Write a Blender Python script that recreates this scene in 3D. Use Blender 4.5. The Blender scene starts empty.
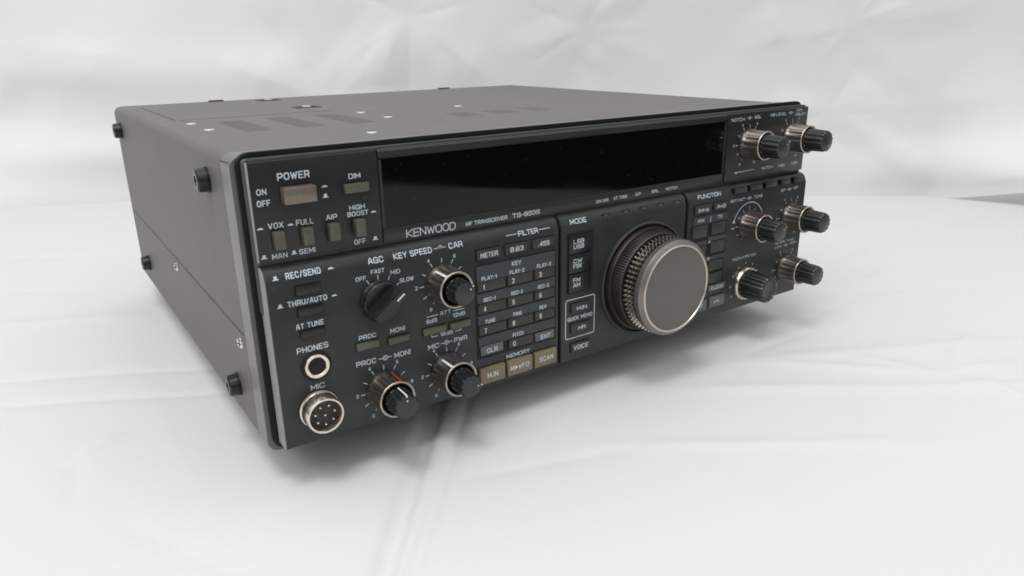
import bpy, bmesh, math, random
import numpy as np
from mathutils import Matrix, Vector
random.seed(4)
SC = bpy.context.scene
COL = SC.collection
MM = 0.001
FOOT = 15.0            # height of the case bottom above the cloth (mm)

# ---------------------------------------------------------------- camera
cd = bpy.data.cameras.new('camera')
cam = bpy.data.objects.new('camera', cd)
COL.objects.link(cam)
cd.sensor_width = 36
cd.lens = 25.4267
cd.clip_start = 0.01
cd.clip_end = 50
R_ = Vector((0.82410461, -0.56621313, -0.01594628))
U_ = Vector((0.19471312, 0.25673761, 0.94666393))
F_ = Vector((0.53191954, 0.78325506, -0.32182777))
m = Matrix((R_, U_, -F_)).transposed().to_4x4()
m.translation = Vector((-61.777, -267.708, 156.152 + FOOT)) * MM
cam.matrix_world = m
cd.dof.use_dof = True
cd.dof.focus_distance = 0.40
cd.dof.aperture_fstop = 34.0
SC.camera = cam
SC.view_settings.view_transform = 'Standard'
SC.view_settings.look = 'None'
SC.view_settings.gamma = 1
SC.view_settings.exposure = 0.0
SC.cycles.filter_width = 1.75
SC.cycles.max_bounces = 8
SC.cycles.caustics_reflective = False
SC.cycles.sample_clamp_indirect = 3.0

# ---------------------------------------------------------------- world and lamps (a dim room with ceiling lights)
w = bpy.data.worlds.new('World')
SC.world = w
w.use_nodes = True
wn = w.node_tree.nodes
# pale ceiling above, dim room round the table
wt = wn.new('ShaderNodeTexCoord')
ws = wn.new('ShaderNodeSeparateXYZ')
wr = wn.new('ShaderNodeValToRGB')
wr.color_ramp.elements[0].position = 0.02
wr.color_ramp.elements[0].color = (0.030, 0.030, 0.031, 1)
wr.color_ramp.elements[1].position = 0.75
wr.color_ramp.elements[1].color = (1.14, 1.14, 1.15, 1)
w.node_tree.links.new(wt.outputs['Generated'], ws.inputs['Vector'])
w.node_tree.links.new(ws.outputs['Z'], wr.inputs['Fac'])
w.node_tree.links.new(wr.outputs['Color'], wn['Background'].inputs['Color'])
wn['Background'].inputs['Strength'].default_value = 1.0

def area(name, loc, target, sx, sy, power, col):
    l = bpy.data.lights.new(name, 'AREA')
    l.shape = 'RECTANGLE'
    l.size = sx
    l.size_y = sy
    l.energy = power
    l.color = col
    o = bpy.data.objects.new(name, l)
    COL.objects.link(o)
    o.location = loc
    o.rotation_euler = (Vector(target) - Vector(loc)).to_track_quat('-Z', 'Y').to_euler()
    return o
area('ceiling_lamp', (-0.38, -0.42, 1.75), (0.2, 0.1, 0.0), 0.62, 0.50, 11.8, (1.0, 0.992, 0.975))
area('far_ceiling_lamp', (-1.5, -0.3, 1.7), (0.1, 0.2, 0.1), 0.7, 0.7, 7.0, (1.0, 0.98, 0.96))

# ---------------------------------------------------------------- materials
def mat(name, col, rough=0.5, metal=0.0, noise=0.0, nscale=300.0, bump=0.0, bscale=900.0, bdist=0.0003, spec=0.5, rvar=0.0, dust=0.0):
    M = bpy.data.materials.new(name)
    M.use_nodes = True
    nt = M.node_tree
    b = nt.nodes['Principled BSDF']
    b.inputs['Base Color'].default_value = (*col, 1)
    b.inputs['Roughness'].default_value = rough
    b.inputs['Metallic'].default_value = metal
    b.inputs['Specular IOR Level'].default_value = spec
    tc = nt.nodes.new('ShaderNodeTexCoord')
    if noise > 0 or dust > 0:
        n = nt.nodes.new('ShaderNodeTexNoise')
        n.inputs['Scale'].default_value = nscale
        n.inputs['Detail'].default_value = 6
        nt.links.new(tc.outputs['Object'], n.inputs['Vector'])
        cr = nt.nodes.new('ShaderNodeMapRange')
        cr.inputs['From Min'].default_value = 0.3
        cr.inputs['From Max'].default_value = 0.7
        cr.inputs['To Min'].default_value = 1 - noise
        cr.inputs['To Max'].default_value = 1 + noise
        nt.links.new(n.outputs['Fac'], cr.inputs['Value'])
        mx = nt.nodes.new('ShaderNodeMix')
        mx.data_type = 'RGBA'
        mx.blend_type = 'MULTIPLY'
        mx.inputs['Factor'].default_value = 1
        mx.inputs['A'].default_value = (*col, 1)
        nt.links.new(cr.outputs['Result'], mx.inputs['B'])
        out = mx.outputs['Result']
        if dust > 0:      # pale specks of dust and scuffs
            v = nt.nodes.new('ShaderNodeTexNoise')
            v.inputs['Scale'].default_value = 420
            v.inputs['Detail'].default_value = 3
            nt.links.new(tc.outputs['Object'], v.inputs['Vector'])
            r2 = nt.nodes.new('ShaderNodeMapRange')
            r2.inputs['From Min'].default_value = 0.66
            r2.inputs['From Max'].default_value = 0.78
            r2.inputs['To Min'].default_value = 0
            r2.inputs['To Max'].default_value = dust
            nt.links.new(v.outputs['Fac'], r2.inputs['Value'])
            m2 = nt.nodes.new('ShaderNodeMix')
            m2.data_type = 'RGBA'
            m2.inputs['B'].default_value = (0.45, 0.44, 0.42, 1)
            nt.links.new(r2.outputs['Result'], m2.inputs['Factor'])
            nt.links.new(out, m2.inputs['A'])
            out = m2.outputs['Result']
        nt.links.new(out, b.inputs['Base Color'])
    if rvar > 0:
        n3 = nt.nodes.new('ShaderNodeTexNoise')
        n3.inputs['Scale'].default_value = 40
        n3.inputs['Detail'].default_value = 5
        nt.links.new(tc.outputs['Object'], n3.inputs['Vector'])
        r3 = nt.nodes.new('ShaderNodeMapRange')
        r3.inputs['From Min'].default_value = 0.3
        r3.inputs['From Max'].default_value = 0.7
        r3.inputs['To Min'].default_value = max(0.02, rough - rvar)
        r3.inputs['To Max'].default_value = rough + rvar
        nt.links.new(n3.outputs['Fac'], r3.inputs['Value'])
        nt.links.new(r3.outputs['Result'], b.inputs['Roughness'])
    if bump > 0:
        n2 = nt.nodes.new('ShaderNodeTexNoise')
        n2.inputs['Scale'].default_value = bscale
        n2.inputs['Detail'].default_value = 4
        nt.links.new(tc.outputs['Object'], n2.inputs['Vector'])
        bp = nt.nodes.new('ShaderNodeBump')
        bp.inputs['Strength'].default_value = bump
        bp.inputs['Distance'].default_value = bdist
        nt.links.new(n2.outputs['Fac'], bp.inputs['Height'])
        nt.links.new(bp.outputs['Normal'], b.inputs['Normal'])
    return M

M = {}
M['case'] = mat('textured_grey_case_paint', (0.126, 0.120, 0.118), 0.48, noise=0.03, nscale=260, bump=0.6, bscale=1500, bdist=0.0002, rvar=0.015, spec=0.4)
M['bezel'] = mat('smooth_grey_bezel_paint', (0.128, 0.125, 0.124), 0.30, noise=0.06, nscale=60, bump=0.2, bscale=700, rvar=0.05)
M['rim'] = mat('light_grey_panel_edge', (0.30, 0.30, 0.29), 0.45, noise=0.06)
M['trim'] = mat('black_trim_rubber', (0.007, 0.009, 0.009), 0.62, noise=0.1, dust=0.03, spec=0.3)
M['panel'] = mat('charcoal_panel_paint', (0.0195, 0.0255, 0.0240), 0.40, noise=0.10, nscale=90, bump=0.25, bscale=1600, bdist=0.0001, rvar=0.07, dust=0.05)
M['panel_dark'] = mat('dark_upper_panel_paint', (0.0095, 0.0120, 0.0115), 0.38, noise=0.10, nscale=90, bump=0.2, bscale=1600, bdist=0.0001, rvar=0.07, dust=0.05)
M['strip'] = mat('name_strip_paint', (0.017, 0.021, 0.020), 0.36, noise=0.1, rvar=0.06)
M['lip'] = mat('grey_green_lip', (0.085, 0.09, 0.08), 0.4, noise=0.15, nscale=60, dust=0.05)
M['groove'] = mat('black_recess', (0.006, 0.006, 0.006), 0.7)
M['glass'] = mat('smoked_display_glass', (0.0025, 0.0022, 0.0022), 0.05, noise=0.15, nscale=30, spec=0.30, rvar=0.03, dust=0.03)
M['ink'] = mat('pale_blue_print', (0.54, 0.61, 0.66), 0.6, noise=0.15, nscale=500)
M['ink_white'] = mat('white_print', (0.66, 0.68, 0.66), 0.6, noise=0.12, nscale=500)
M['key'] = mat('dark_olive_key', (0.031, 0.032, 0.028), 0.45, noise=0.12, nscale=150, bump=0.1)
M['key_dark'] = mat('near_black_key', (0.010, 0.010, 0.011), 0.34, noise=0.12, nscale=150)
M['key_olive'] = mat('olive_push_button', (0.088, 0.09, 0.064), 0.38, noise=0.12, nscale=200, rvar=0.05)
M['key_grey'] = mat('grey_key', (0.10, 0.115, 0.11), 0.45, noise=0.1, nscale=200)
M['key_band'] = mat('keypad_band', (0.036, 0.043, 0.048), 0.5, noise=0.08, nscale=150)
M['key_tan'] = mat('tan_memory_key', (0.19, 0.15, 0.092), 0.42, noise=0.10, nscale=150, rvar=0.05)
M['power'] = mat('bronze_power_button', (0.205, 0.17, 0.145), 0.34, metal=0.5, noise=0.08, rvar=0.05)
M['rim_soft'] = mat('bronze_knob_edge', (0.50, 0.44, 0.385), 0.36, metal=1.0, noise=0.08)
M['nickel'] = mat('worn_nickel', (0.80, 0.73, 0.64), 0.26, metal=1.0, noise=0.10, nscale=120, rvar=0.06)
M['tooth'] = mat('bright_knurl_teeth', (0.85, 0.79, 0.72), 0.26, metal=1.0, noise=0.1)
M['bronze'] = mat('bronze_knob_metal', (0.43, 0.38, 0.335), 0.30, metal=1.0, noise=0.10, nscale=160, rvar=0.06)
M['bronze_dark'] = mat('dark_bronze_knurl', (0.052, 0.047, 0.043), 0.38, metal=0.7, noise=0.12, nscale=160)
M['rim_bright'] = mat('polished_knob_rim', (0.60, 0.53, 0.455), 0.32, metal=1.0, noise=0.05, rvar=0.04)
M['face'] = mat('taupe_knob_face', (0.118, 0.112, 0.103), 0.36, metal=0.15, noise=0.05, nscale=30, rvar=0.05, dust=0.04)
M['collar'] = mat('grey_bronze_collar', (0.21, 0.195, 0.183), 0.32, metal=0.6, noise=0.06, rvar=0.04)
M['rubber'] = mat('black_rubber', (0.011, 0.012, 0.013), 0.26, noise=0.1, dust=0.06)
M['cap'] = mat('charcoal_knob_cap', (0.028, 0.031, 0.033), 0.36, noise=0.1, dust=0.08)
M['white'] = mat('pointer_white', (0.78, 0.80, 0.74), 0.5)
M['red'] = mat('pointer_red', (0.55, 0.02, 0.02), 0.4)
M['steel'] = mat('bright_screw_steel', (0.85, 0.84, 0.80), 0.22, metal=1.0, noise=0.05)
M['slot'] = mat('vent_shade_and_lug_grey', (0.102, 0.098, 0.094), 0.7)  # painted shade of the vent slots; plain grey on latches and lugs
M['seam'] = mat('seam_gap', (0.05, 0.05, 0.05), 0.7)
M['pin'] = mat('pin_metal', (0.9, 0.88, 0.82), 0.25, metal=1.0)
M['insul'] = mat('brown_connector_insert', (0.045, 0.035, 0.03), 0.45, noise=0.2)

def cloth_mat(name, col, dirt):
    c = mat(name, col, 0.75, noise=dirt, nscale=3.0, bump=0.25, bscale=1400, bdist=0.0004, spec=0.25)
    c.node_tree.nodes['Principled BSDF'].inputs['Sheen Weight'].default_value = 0.1
    return c
M['table'] = cloth_mat('white_table_covering', (0.70, 0.70, 0.688), 0.012)
M['sheet'] = cloth_mat('white_backdrop_sheet', (0.80, 0.81, 0.80), 0.012)

# ---------------------------------------------------------------- mesh helpers (all shapes in mm, radio coordinates)
ORG = Vector((165.0, 150.0, -FOOT))     # base of the radio in radio coordinates

def link(name, bm, mats, parent=None, smooth=False, base=None, angle=35):
    """bm in mm; base = position (mm, radio coordinates) the mesh is modelled about"""
    bmesh.ops.recalc_face_normals(bm, faces=[f for f in bm.faces if not f.tag])
    me = bpy.data.meshes.new(name)
    off = ORG if base is None else Vector((0, 0, 0))
    for v in bm.verts:
        v.co = (v.co - off) * MM
    bm.to_mesh(me)
    bm.free()
    for mm in (mats if isinstance(mats, (list, tuple)) else [mats]):
        me.materials.append(M[mm])
    if smooth:
        for p in me.polygons:
            p.use_smooth = True
        me.set_sharp_from_angle(angle=math.radians(angle))
    o = bpy.data.objects.new(name, me)
    COL.objects.link(o)
    if parent is not None:
        o.parent = parent
    if base is not None:
        o.location = (Vector(base) - ORG) * MM
    return o

def box(bm, x0, x1, y0, y1, z0, z1, bev=0.0, mi=0, seg=2, only=None):
    vs = [bm.verts.new((x, y, z)) for x in (x0, x1) for y in (y0, y1) for z in (z0, z1)]
    q = [(0, 1, 3, 2), (4, 6, 7, 5), (0, 4, 5, 1), (2, 3, 7, 6), (0, 2, 6, 4), (1, 5, 7, 3)]
    fs = [bm.faces.new([vs[i] for i in f]) for f in q]
    for f in fs:
        f.material_index = mi
    if bev > 0:
        es = list({e for f in fs for e in f.edges})
        if only:
            es = [e for e in es if only(e)]
        r = bmesh.ops.bevel(bm, geom=es, offset=bev, segments=seg, affect='EDGES', profile=0.5)
        for f in r['faces']:
            f.material_index = mi
    return fs

def poly(bm, pts, mi=0):
    f = bm.faces.new([bm.verts.new(p) for p in pts])
    f.material_index = mi
    f.tag = True
    return f

def lathe(bm, prof, seg=64, c=(0, 0, 0), flute=None, mis=None, cap=True):
    """axis -Y; prof = [(d, r)], d = distance out of the panel; flute(i, ang) -> radius factor"""
    rings = []
    for i, (d, r) in enumerate(prof):
        ring = []
        for k in range(seg):
            a = 2 * math.pi * k / seg
            rr = r * (flute(i, a) if flute else 1)
            ring.append(bm.verts.new((c[0] + rr * math.cos(a), c[1] - d, c[2] + rr * math.sin(a))))
        rings.append(ring)
    for i in range(len(prof) - 1):
        for k in range(seg):
            f = bm.faces.new([rings[i][k], rings[i][(k + 1) % seg], rings[i + 1][(k + 1) % seg], rings[i + 1][k]])
            if mis:
                f.material_index = mis[i]
    if cap:
        f = bm.faces.new(rings[-1])
        if mis:
            f.material_index = mis[len(prof) - 1] if len(mis) >= len(prof) else mis[-1]

YU, YL = -6.9, -11.24                    # front planes of the upper and lower panels
CAMX, CAMY, CAMZ = -61.8, -267.7, 156.2
def bevel_y(z):                           # face of the lower panels (their top edge leans back)
    return YL if z < 74.0 else YL + (z - 74.0) * 0.42

# square-shouldered capitals as strokes on a unit cell (x 0..w, y 0..1)
def _g():
    c = 0.24
    O = [(c, 0), (1 - c, 0), (1, c), (1, 1 - c), (1 - c, 1), (c, 1), (0, 1 - c), (0, c), (c, 0)]
    G = {
     'A': (1, [[(0, 0), (0.36, 1), (0.64, 1), (1, 0)], [(0.16, .34), (0.84, .34)]]),
     'B': (1, [[(0, 0), (0, 1), (.8, 1), (.97, .85), (.97, .65), (.8, .52), (1, .38), (1, .15), (.82, 0), (0, 0)], [(0, .52), (.8, .52)]]),
     'C': (1, [[(1, .78), (1 - c, 1), (c, 1), (0, 1 - c), (0, c), (c, 0), (1 - c, 0), (1, .22)]]),
     'D': (1, [[(0, 0), (0, 1), (.72, 1), (1, .74), (1, .26), (.72, 0), (0, 0)]]),
     'E': (.9, [[(1, 0), (0, 0), (0, 1), (1, 1)], [(0, .5), (.9, .5)]]),
     'F': (.9, [[(0, 0), (0, 1), (1, 1)], [(0, .48), (.88, .48)]]),
     'G': (1, [[(1, .8), (1 - c, 1), (c, 1), (0, 1 - c), (0, c), (c, 0), (1, 0), (1, .46), (.55, .46)]]),
     'H': (1, [[(0, 0), (0, 1)], [(1, 0), (1, 1)], [(0, .5), (1, .5)]]),
     'I': (.0, [[(0, 0), (0, 1)]]),
     'J': (.8, [[(1, 1), (1, .25), (.75, 0), (.25, 0), (0, .25)]]),
     'K': (1, [[(0, 0), (0, 1)], [(1, 1), (.12, .5), (1, 0)]]),
     'L': (.85, [[(0, 1), (0, 0), (1, 0)]]),
     'M': (1.15, [[(0, 0), (0, 1), (.5, .25), (1, 1), (1, 0)]]),
     'N': (1, [[(0, 0), (0, 1), (1, 0), (1, 1)]]),
     'O': (1.05, [O]), '0': (.85, [O]),
     'P': (1, [[(0, 0), (0, 1), (.8, 1), (1, .82), (1, .58), (.8, .4), (0, .4)]]),
     'Q': (1.05, [O, [(.62, .3), (1, 0)]]),
     'R': (1, [[(0, 0), (0, 1), (.8, 1), (1, .82), (1, .62), (.8, .44), (0, .44)], [(.62, .44), (1, 0)]]),
     'S': (1, [[(1, .8), (.8, 1), (.2, 1), (0, .84), (0, .68), (.2, .53), (.8, .47), (1, .32), (1, .16), (.8, 0), (.2, 0), (0, .2)]]),
     'T': (.95, [[(0, 1), (1, 1)], [(.5, 1), (.5, 0)]]),
     'U': (1, [[(0, 1), (0, c), (c, 0), (1 - c, 0), (1, c), (1, 1)]]),
     'V': (1, [[(0, 1), (.5, 0), (1, 1)]]),
     'W': (1.35, [[(0, 1), (.25, 0), (.5, .85), (.75, 0), (1, 1)]]),
     'X': (1, [[(0, 0), (1, 1)], [(0, 1), (1, 0)]]),
     'Y': (1, [[(0, 1), (.5, .48), (1, 1)], [(.5, .48), (.5, 0)]]),
     'Z': (1, [[(0, 1), (1, 1), (0, 0), (1, 0)]]),
     '1': (.35, [[(0, .75), (1, 1), (1, 0)]]),
     '2': (.85, [[(0, .8), (.2, 1), (.8, 1), (1, .82), (1, .6), (0, 0), (1, 0)]]),
     '3': (.85, [[(0, .85), (.2, 1), (.8, 1), (1, .84), (1, .66), (.8, .52), (.4, .52)], [(.8, .52), (1, .36), (1, .16), (.8, 0), (.2, 0), (0, .15)]]),
     '4': (.9, [[(.78, 0), (.78, 1), (0, .28), (1, .28)]]),
     '5': (.85, [[(1, 1), (.06, 1), (0, .55), (.75, .6), (1, .42), (1, .18), (.78, 0), (.2, 0), (0, .15)]]),
     '6': (.85, [[(.95, .86), (.75, 1), (.25, 1), (0, .8), (0, .2), (.25, 0), (.75, 0), (1, .2), (1, .4), (.75, .56), (0, .52)]]),
     '7': (.85, [[(0, 1), (1, 1), (.35, 0)]]),
     '8': (.85, [[(.2, .53), (0, .7), (0, .84), (.2, 1), (.8, 1), (1, .84), (1, .7), (.8, .53), (.2, .53), (0, .36), (0, .16), (.2, 0), (.8, 0), (1, .16), (1, .36), (.8, .53)]]),
     '9': (.85, [[(.05, .14), (.25, 0), (.75, 0), (1, .2), (1, .8), (.75, 1), (.25, 1), (0, .8), (0, .6), (.25, .44), (1, .48)]]),
     'd': (.75, [[(1, 1), (1, 0), (.2, 0), (0, .18), (0, .48), (.2, .66), (1, .66)]]),
     'z': (.7, [[(0, .66), (1, .66), (0, 0), (1, 0)]]),
     '/': (.55, [[(0, 0), (1, 1)]]),
     '-': (.5, [[(0, .48), (1, .48)]]),
     '.': (.0, [[(0, 0), (0, .06)]]),
     '=': (.7, [[(0, .62), (1, .62)], [(0, .32), (1, .32)]]),
     '>': (.7, [[(0, .85), (1, .5), (0, .15), (0, .85)], [(0, .5), (1, .5)]]),
     ' ': (.25, []),
    }
    return G
GLYPH = _g()
def text(bm, s, x0, x1, zc, h, y=None, mi=0, wd=None):
    """word s printed from x0 to x1, centred on height zc, h tall; y may be a function of z"""
    wd = wd or max(0.23, 0.17 * h)
    asp = 0.92 * (h - wd)                  # natural cell width
    gap = 1.75 * wd
    nat = sum(GLYPH[ch][0] * asp for ch in s) + gap * (len(s) - 1)
    room = (x1 - x0) - wd - gap * (len(s) - 1)
    if room < 0.3 * nat:
        gap *= 0.7
        room = (x1 - x0) - wd - gap * (len(s) - 1)
    tot = sum(GLYPH[ch][0] for ch in s) or 1
    u = room / tot
    x = x0 + wd / 2
    n = 0
    for ch in s:
        w_, strokes = GLYPH[ch]
        for st in strokes:
            pts = [(x + a_ * w_ * u, zc + (b_ - 0.5) * (h - wd)) for a_, b_ in st]
            for (xa, za), (xb, zb) in zip(pts, pts[1:]):
                L = math.hypot(xb - xa, zb - za)
                if L < 1e-6:
                    continue
                ux, uz = (xb - xa) / L, (zb - za) / L
                e_ = wd * 0.42
                xa_, za_, xb_, zb_ = xa - ux * e_, za - uz * e_, xb + ux * e_, zb + uz * e_
                nx, nz = -uz * wd / 2, ux * wd / 2
                o_ = 0.06 + 0.004 * (n % 12)
                n += 1
                q4 = [(xa_ - nx, za_ - nz), (xb_ - nx, zb_ - nz), (xb_ + nx, zb_ + nz), (xa_ + nx, za_ + nz)]
                poly(bm, [(px_, (y(pz_) if callable(y) else y) - o_, pz_) for px_, pz_ in q4], mi)
        x += w_ * u + gap

def stroke(bm, pts, wd, y, mi=0):
    for (xa, za), (xb, zb) in zip(pts, pts[1:]):
        L = math.hypot(xb - xa, zb - za)
        nx, nz = -(zb - za) / L * wd / 2, (xb - xa) / L * wd / 2
        ya = (y(za) if callable(y) else y) - 0.08
        yb = (y(zb) if callable(y) else y) - 0.08
        poly(bm, [(xa - nx, ya, za - nz), (xb - nx, yb, zb - nz), (xb + nx, yb, zb + nz), (xa + nx, ya, za + nz)], mi)

def ring_mark(bm, x, z, r, wd, y, mi=0, a0=0, a1=360, n=20):
    stroke(bm, [(x + r * math.cos(math.radians(a0 + (a1 - a0) * k / n)), z + r * math.sin(math.radians(a0 + (a1 - a0) * k / n))) for k in range(n + 1)], wd, y, mi)

def dual_icon(bm, x, z, y, s=1.0):
    yy = y(z) if callable(y) else y
    ring_mark(bm, x, z, 1.0 * s, 0.42 * s, yy)
    poly(bm, [(x + 0.42 * s * math.cos(k * 0.785), yy - 0.08, z + 0.42 * s * math.sin(k * 0.785)) for k in range(8)])
    stroke(bm, [(x - 3.1 * s, z), (x - 1.2 * s, z)], 0.36 * s, yy)
    stroke(bm, [(x + 1.2 * s, z), (x + 3.1 * s, z)], 0.36 * s, yy)

def outline(bm, x, z, y, s, pts):
    poly(bm, [(x + a_ * s, (y(z + b_ * s) if callable(y) else y) - 0.08, z + b_ * s) for a_, b_ in pts])
def dome(bm, x, z, y, s=1.0):
    outline(bm, x, z, y, s, [(-1.9, -.45), (1.9, -.45), (1.9, -.2), (1.1, .45), (.4, .7), (-.4, .7), (-1.1, .45), (-1.9, -.2)])
def notch(bm, x, z, y, s=1.0):
    outline(bm, x, z, y, s, [(-1.9, -1.2), (1.9, -1.2), (1.9, -.75), (1.0, -.7), (1.0, 1.1), (-.9, 1.1), (-1.0, -.7), (-1.9, -.75)])

# ---------------------------------------------------------------- the covered table and the backdrop
class Field:
    def __init__(self, seed):
        self.r = np.random.RandomState(seed)
        self.oct = []
    def noise(self, x, y, scale, n=9, aniso=1.0, ang=0.0):
        z = np.zeros_like(x)
        ca, sa = math.cos(ang), math.sin(ang)
        xx, yy = (ca * x + sa * y), (-sa * x + ca * y) * aniso
        for k in range(n):
            t = self.r.uniform(0, 2 * math.pi)
            f = self.r.uniform(0.6, 1.5) / scale
            z += np.sin((xx * math.cos(t) + yy * math.sin(t)) * f * 2 * math.pi + self.r.uniform(0, 6.28) + 1.3 * np.sin((xx * math.sin(t) - yy * math.cos(t)) * f * 3.1 + self.r.uniform(0, 6.28)))
        return z / math.sqrt(n)

def crease(x, y, p, q, wd, amp, kind='ridge', fade=0.35):
    """a fold along the segment p-q; 'ridge' is a soft peaked line, 'step' a soft terrace"""
    dx, dy = q[0] - p[0], q[1] - p[1]
    L = math.hypot(dx, dy)
    t = ((x - p[0]) * dx + (y - p[1]) * dy) / L ** 2
    d = ((x - p[0]) * dy - (y - p[1]) * dx) / L
    env = np.clip((t + 0.08) / fade, 0, 1) * np.clip((1.08 - t) / fade, 0, 1)
    env = env * env * (3 - 2 * env)
    if kind == 'tent':                 # sharp fold between two nearly flat facets
        k = np.where(d > 0, d / wd, -d / (wd * 2.2))
        k = np.sqrt(k * k + 0.0006) - 0.0245
        g = np.clip(1 - k, 0, 1)
        g = np.where(g < 0.25, g * g * 2 , g - 0.125)
    elif kind == 'ridge':
        g = 1 / (1 + ((d / wd) ** 2 + 0.08) ** 0.85) ** 1.5
    else:
        g = np.tanh(d / wd) * np.exp(-(d / (7 * wd)) ** 2)
    return amp * g * env * GAIN[0]
GAIN = [1.7]

def grid_mesh(name, X, Y, Z, mt, kind_label):
    ny, nx = X.shape
    verts = np.stack([X.ravel(), Y.ravel(), Z.ravel()], 1) * MM
    idx = np.arange(nx * ny).reshape(ny, nx)
    f = np.stack([idx[:-1, :-1].ravel(), idx[:-1, 1:].ravel(), idx[1:, 1:].ravel(), idx[1:, :-1].ravel()], 1)
    me = bpy.data.meshes.new(name)
    me.from_pydata(verts.tolist(), [], f.tolist())
    me.materials.append(M[mt])
    for p in me.polygons:
        p.use_smooth = True
    o = bpy.data.objects.new(name, me)
    COL.objects.link(o)
    o['kind'] = 'structure'
    o['label'] = kind_label
    return o

# table: p runs along its free edge, q points out across it; the cloth falls over that edge
def spaced(segs):
    out = [segs[0][0]]
    for a, b, st in segs:
        n = max(1, int(round((b - a) / st)))
        out += [a + (b - a) * (k + 1) / n for k in range(n)]
    return np.array(out, float)
pp = spaced([(-1600, -500, 25), (-500, 500, 2.0), (500, 900, 5), (900, 1900, 25)])
qq = spaced([(-1500, -800, 25), (-800, -420, 5.0), (-420, 340, 2.0), (340, 640, 12), (640, 664, 3), (664, 1000, 25)])
P, Q = np.meshgrid(pp, qq)
ex, ey = 0.687, 0.727
Qf = np.minimum(Q, 650)
tx = ex * P + ey * Qf
ty = ey * P - ex * Qf
Fd = Field(11)
tz = 0.9 * Fd.noise(tx, ty, 420) + 0.28 * Fd.noise(tx, ty, 150, aniso=0.4, ang=-0.6)
bx_ = np.maximum(np.maximum(-5 - tx, tx - 335), 0); by_ = np.maximum(np.maximum(8 - ty, ty - 300), 0)
near = np.clip(1 - np.hypot(bx_, by_) / 22, 0, 1)
tz = tz * (1 - 0.8 * near)
# long fold lines in the covering
def pleat(x, y, L0, L1, R0, R1, amp):
    def dist(p, q):
        L = math.hypot(q[0] - p[0], q[1] - p[1])
        return ((x - p[0]) * (q[1] - p[1]) - (y - p[1]) * (q[0] - p[0])) / L, ((x - p[0]) * (q[0] - p[0]) + (y - p[1]) * (q[1] - p[1])) / L ** 2
    dl, tl = dist(L0, L1)
    dr, tr = dist(R0, R1)
    ss_ = lambda v: np.clip(v, 0, 1) ** 2 * (3 - 2 * np.clip(v, 0, 1))
    up = ss_((-dl + 3.0) / 6.0)
    dn = ss_((dr + 0.2) / 3.0)
    env = ss_((tr + 0.4) * 3) * ss_((1.5 - tr) * 1.6)
    return amp * np.minimum(up, dn) * env
PL = ((72.1, 11.2), (11.5, -73.0), (91.0, 17.0), (17.4, -78.0))
tz += pleat(tx, ty, PL[0], PL[1], PL[2], PL[3], -2.6)
tz += crease(tx, ty, (120, 36), (10, -95), 2.2, -1.1, 'ridge', 0.15)
tz += crease(tx, ty, (-150, 215), (60, 110), 4, -1.0)
tz += crease(tx, ty, (-170, 190), (40, 82), 3.5, -1.0)
tz += crease(tx, ty, (-190, 330), (20, 240), 9, 1.6)
tz += crease(tx, ty, (-70, 66), (-46, 84), 4, 0.7)
tz += crease(tx, ty, (120, -48), (260, -145), 5.5, 0.9)
tz += crease(tx, ty, (190, -30), (370, -160), 6, 1.2)
tz += crease(tx, ty, (240, -30), (420, -120), 9, 1.6)
for qx, qy in ((255, -40), (300, -60), (372, -125), (330, -170), (390, -90)):
    tz += crease(tx, ty, (324, -108), (qx, qy), 5, 1.4, 'ridge', 0.5)
tz += crease(tx, ty, (700, 90), (420, 110), 8, 1.4)
tz += crease(tx, ty, (760, 30), (430, 40), 10, 1.4)
tz += crease(tx, ty, (720, -30), (400, 10), 8, 1.2)
for p_, q_, w_, a_ in (((-60, 20), (-20, -60), 5, -1.0), ((-70, 30), (-64, 84), 3, -0.9), ((60, -40), (160, -70), 4, -1.1), ((150, -60), (160, -180), 7, 0.5),
                       ((250, -30), (330, -30), 3, -1.2), ((300, -20), (420, -10), 4, -1.2), ((280, -75), (240, -110), 3, -1.0), ((-40, -10), (40, -60), 10, 0.5),
                       ((420, 40), (640, 80), 5, -1.6), ((380, 10), (520, -60), 6, -1.4), ((460, 100), (700, 60), 6, -1.6), ((-160, 420), (-20, 330), 8, -1.6), ((-150, 520), (0, 430), 9, -2.0)):
    tz += crease(tx, ty, p_, q_, w_ * 1.2, a_ * 0.45)
tz = tz - np.maximum(0, tz) * near * 0.9
tz = np.where(near > 0.25, np.minimum(tz, 0.0 + (1 - near) * 1.5), tz)
over = np.clip(Q - 650, 0, None)
tz = tz - over
tx = tx + ey * np.minimum(over, 30) * 0.25
ty = ty - ex * np.minimum(over, 30) * 0.25
grid_mesh('table_covering', tx, ty, tz, 'table', 'smooth white covering with faint fold lines laid over the table')

GAIN[0] = 0.38
# backdrop: s along the sheet, zz up
P0 = np.array([43.0, 700.0]); us = np.array([0.79326, -0.60888]); ns = np.array([-0.60888, -0.79326])
ss = spaced([(-900, -250, 20), (-250, 1150, 3.0), (1150, 1900, 20)])
zz = spaced([(0, 260, 3.0), (260, 1000, 15)])
S, Zb = np.meshgrid(ss, zz)
Fw = Field(5)
D = 4.5 * Fw.noise(S, Zb, 520, aniso=1.2) + 0.8 * Fw.noise(S, Zb, 200, aniso=0.8, ang=0.5)
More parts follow.
